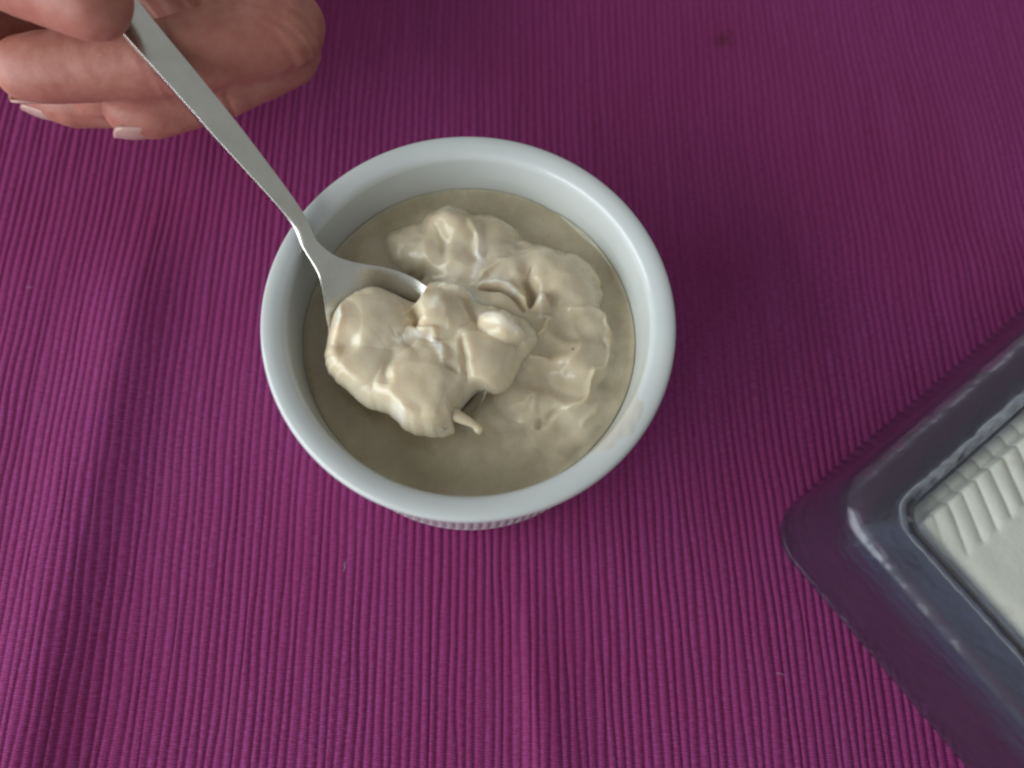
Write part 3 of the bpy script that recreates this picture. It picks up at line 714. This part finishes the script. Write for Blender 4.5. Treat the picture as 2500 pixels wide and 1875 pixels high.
# ------------------------------------------------------------------ glass dish with a cream-coloured block
def rounded_rect(hx, hy, r, n=14):
    pts = []
    for (sx, sy, a0) in ((1, 1, 0), (-1, 1, 90), (-1, -1, 180), (1, -1, 270)):
        for k in range(n):
            a = math.radians(a0 + 90 * k / (n - 1))
            pts.append((sx * (hx - r) + r * math.cos(a), sy * (hy - r) + r * math.sin(a)))
    # extra points on the straight sides
    out = []
    for p, q in zip(pts, pts[1:] + pts[:1]):
        d = math.dist(p, q); m = max(1, int(d / 6))
        out += [(p[0] + (q[0] - p[0]) * i / m, p[1] + (q[1] - p[1]) * i / m) for i in range(m)]
    return np.array(out)
DISH_HX, DISH_HY, DISH_R = 60.0, 60.0, 11.0
def loft_rect(rows):
    """rows of (inset, z, radius)"""
    base = None; V = []
    for inset, z, rr in rows:
        p = rounded_rect(DISH_HX - inset, DISH_HY - inset, max(rr, 0.3))
        V.append(p)
    n = max(len(p) for p in V); rows3 = []
    for p, (inset, z, rr) in zip(V, rows):
        q = np.vstack([p, p[:1]]); L = np.r_[0, np.cumsum(np.hypot(*np.diff(q, axis=0).T))]
        rows3.append((q, L, z))
    ang = np.linspace(0, 1, 260, endpoint=False)
    out = []
    for q, L, z in rows3:
        x = np.interp(ang * L[-1], L, q[:, 0]); y = np.interp(ang * L[-1], L, q[:, 1])
        out.append(np.stack([x, y, np.full_like(x, z)], -1))
    return np.array(out)

DISH_ROT = math.radians(45.5)
dish = empty('glass_dish', (DISH_CENTRE[0], DISH_CENTRE[1], 0.1)); dish.rotation_euler.z = DISH_ROT
R_ = DISH_R
rows = [(59.5, 6.6, 0.4), (16.5, 6.8, R_ - 7), (14.4, 8.4, R_ - 6), (13.7, 11, R_ - 5.5), (13.5, 33, R_ - 5), (13.2, 36.6, R_ - 5), (12.4, 38.9, R_ - 4.5), (10.8, 40.1, R_ - 4), (6.5, 40.6, R_ - 2.5),
        (2.6, 40.2, R_ - 1), (0.9, 38.8, R_), (0.3, 36.5, R_), (0.15, 33, R_), (0.1, 20, R_), (0.0, 6, R_), (-0.3, 2.5, R_), (-0.2, 0.9, R_), (0.6, 0.1, R_), (1.4, 0.1, R_), (2.0, 0.9, R_ - 1),
        (2.2, 6, R_ - 1.5), (2.3, 20, R_ - 1.5), (2.4, 33, R_ - 1.5), (3.0, 36.4, R_ - 2), (5.2, 37.8, R_ - 3), (9.4, 37.6, R_ - 3.5), (11.2, 36, R_ - 4), (11.4, 30, R_ - 4), (11.6, 10, R_ - 4), (12.6, 6.2, R_ - 5), (15, 4.6, R_ - 6), (59.5, 4.4, 0.4)]
g = grid_mesh('glass_body', loft_rect(rows), MAT_GLASS, dish, close_v=True)
g.data.materials.append(MAT_FROST)
_mid = np.arange(len(g.data.polygons)) // 260                          # row of every face
g.data.polygons.foreach_set('material_index', np.isin(_mid, [5, 6, 7, 8, 9]).astype(np.int32)); g.data.update()
tag(dish, 'smoky clear glass dish with thick rounded rim and square corner', 'dish')

def build_block():
    root = empty('cream_block', (DISH_CENTRE[0], DISH_CENTRE[1], 7.2)); root.rotation_euler.z = DISH_ROT
    hx, hy = DISH_HX - 14.6, DISH_HY - 14.6
    nx, ny = 300, 200
    # local frame: -x side is the lower-left rim, +y side the upper-left rim (after rotation)
    px = np.linspace(-hx, hx, nx); py = np.linspace(-hy, hy, ny)
    X, Y = np.meshgrid(px, py, indexing='ij')
    e = np.minimum(np.minimum(X + hx, hx - X), np.minimum(Y + hy, hy - Y))
    Z = 31.8 - 2.2 * np.exp(-e / 1.2) + 0.25 * fbm(X / 14, Y / 14, 91, 3)
    dy = hy - Y                                                        # distance from the upper-left rim
    band = np.clip((14.0 - dy) / 1.4, 0, 1); band = band * band * (3 - 2 * band)
    tilt = np.clip((14.0 - dy) / 14.0, 0, 1)
    q = (X + 0.5 * dy) / 4.5; saw = q - np.floor(q)
    q = q + 0.06 * vnoise(X / 14, Y / 14, 95); saw = q - np.floor(q)
    groove = np.sqrt(np.abs(np.sin(np.pi * saw))) * (0.85 + 0.15 * vnoise(X / 5, Y / 5, 96))
    Z = Z + band * (0.9 * groove - 0.7) - 1.2 * tilt
    inl = np.clip((2.6 - dy + 0.03 * (X + hx)) / 0.5, 0, 1); Z = Z - inl * 3.0
    top = np.stack([X, Y, Z], -1)
    o = grid_mesh('ribbed_top', top, MAT_BUTTER, root)
    ring = np.concatenate([top[:, 0], top[-1, 1:], top[::-1, -1][1:], top[0, ::-1][1:-1]])
    low = ring.copy(); low[:, 2] = 0.0; mid = ring.copy(); mid[:, 2] *= 0.5
    grid_mesh('side_wall', np.stack([ring, mid, low]), MAT_BUTTER, root, close_v=True)
    tag(root, 'pale cream block with ridged edge sitting inside the glass dish', 'butter')
build_block()

# ------------------------------------------------------------------ lint on the cloth
MAT_LINT, _nt, _b = new_mat('pale_lint', Roughness=0.9)
_tc = nd(_nt, 'ShaderNodeTexCoord'); _n = noise(_nt, 900, 2, 0.6, _tc.outputs['Object'])
_nt.links.new(ramp(_nt, _n.outputs[0], [(0.3, (0.40, 0.30, 0.38, 1)), (0.75, (0.60, 0.50, 0.55, 1))]).outputs[0], _b.inputs['Base Color'])
def lint(x, y, pts, label):
    zc = 0.8 * float(cloth_fold(np.array([x]), np.array([y]))[0]) + 0.12
    C = spline([(px, py, pz) for px, py, pz in pts], 18); a = np.linspace(0, 2 * np.pi, 8, endpoint=False)
    T = np.gradient(C, axis=0); T /= np.linalg.norm(T, axis=1)[:, None]
    n1 = np.cross(T, [0, 0, 1.0]); n1 /= np.linalg.norm(n1, axis=1)[:, None]; n2 = np.cross(n1, T)
    rr = np.r_[0.01, np.full(16, 0.055), 0.01]
    V = C[:, None] + rr[:, None, None] * (np.cos(a)[None, :, None] * n1[:, None] + np.sin(a)[None, :, None] * n2[:, None])
    o = grid_mesh('lint_fibre', V, MAT_LINT, close_v=True); o.location = Vector((x, y, zc)) * S
    tag(o, label, 'lint', group='lint fibres on the cloth')
lint(*(-24.01, -53.61), [(0, 0, 0), (0.3, 0.9, 0.2), (0.1, 1.9, 0.25), (0.5, 2.6, 0.1)], 'tiny upright pale lint fibre on the cloth just below the ramekin')
lint(*(84.87, -63.43), [(0, 0, 0), (0.7, 0.2, 0.2), (1.5, 0.0, 0.2), (1.9, 0.3, 0.05)], 'tiny pale lint fibre on the cloth beside the glass dish')
lint(*(-122.13, 8.19), [(0, 0, 0), (0.6, 0.5, 0.25), (1.3, 0.4, 0.2), (1.7, 0.9, 0.05)], 'tiny curled pale lint fibre on the cloth near the left picture edge')
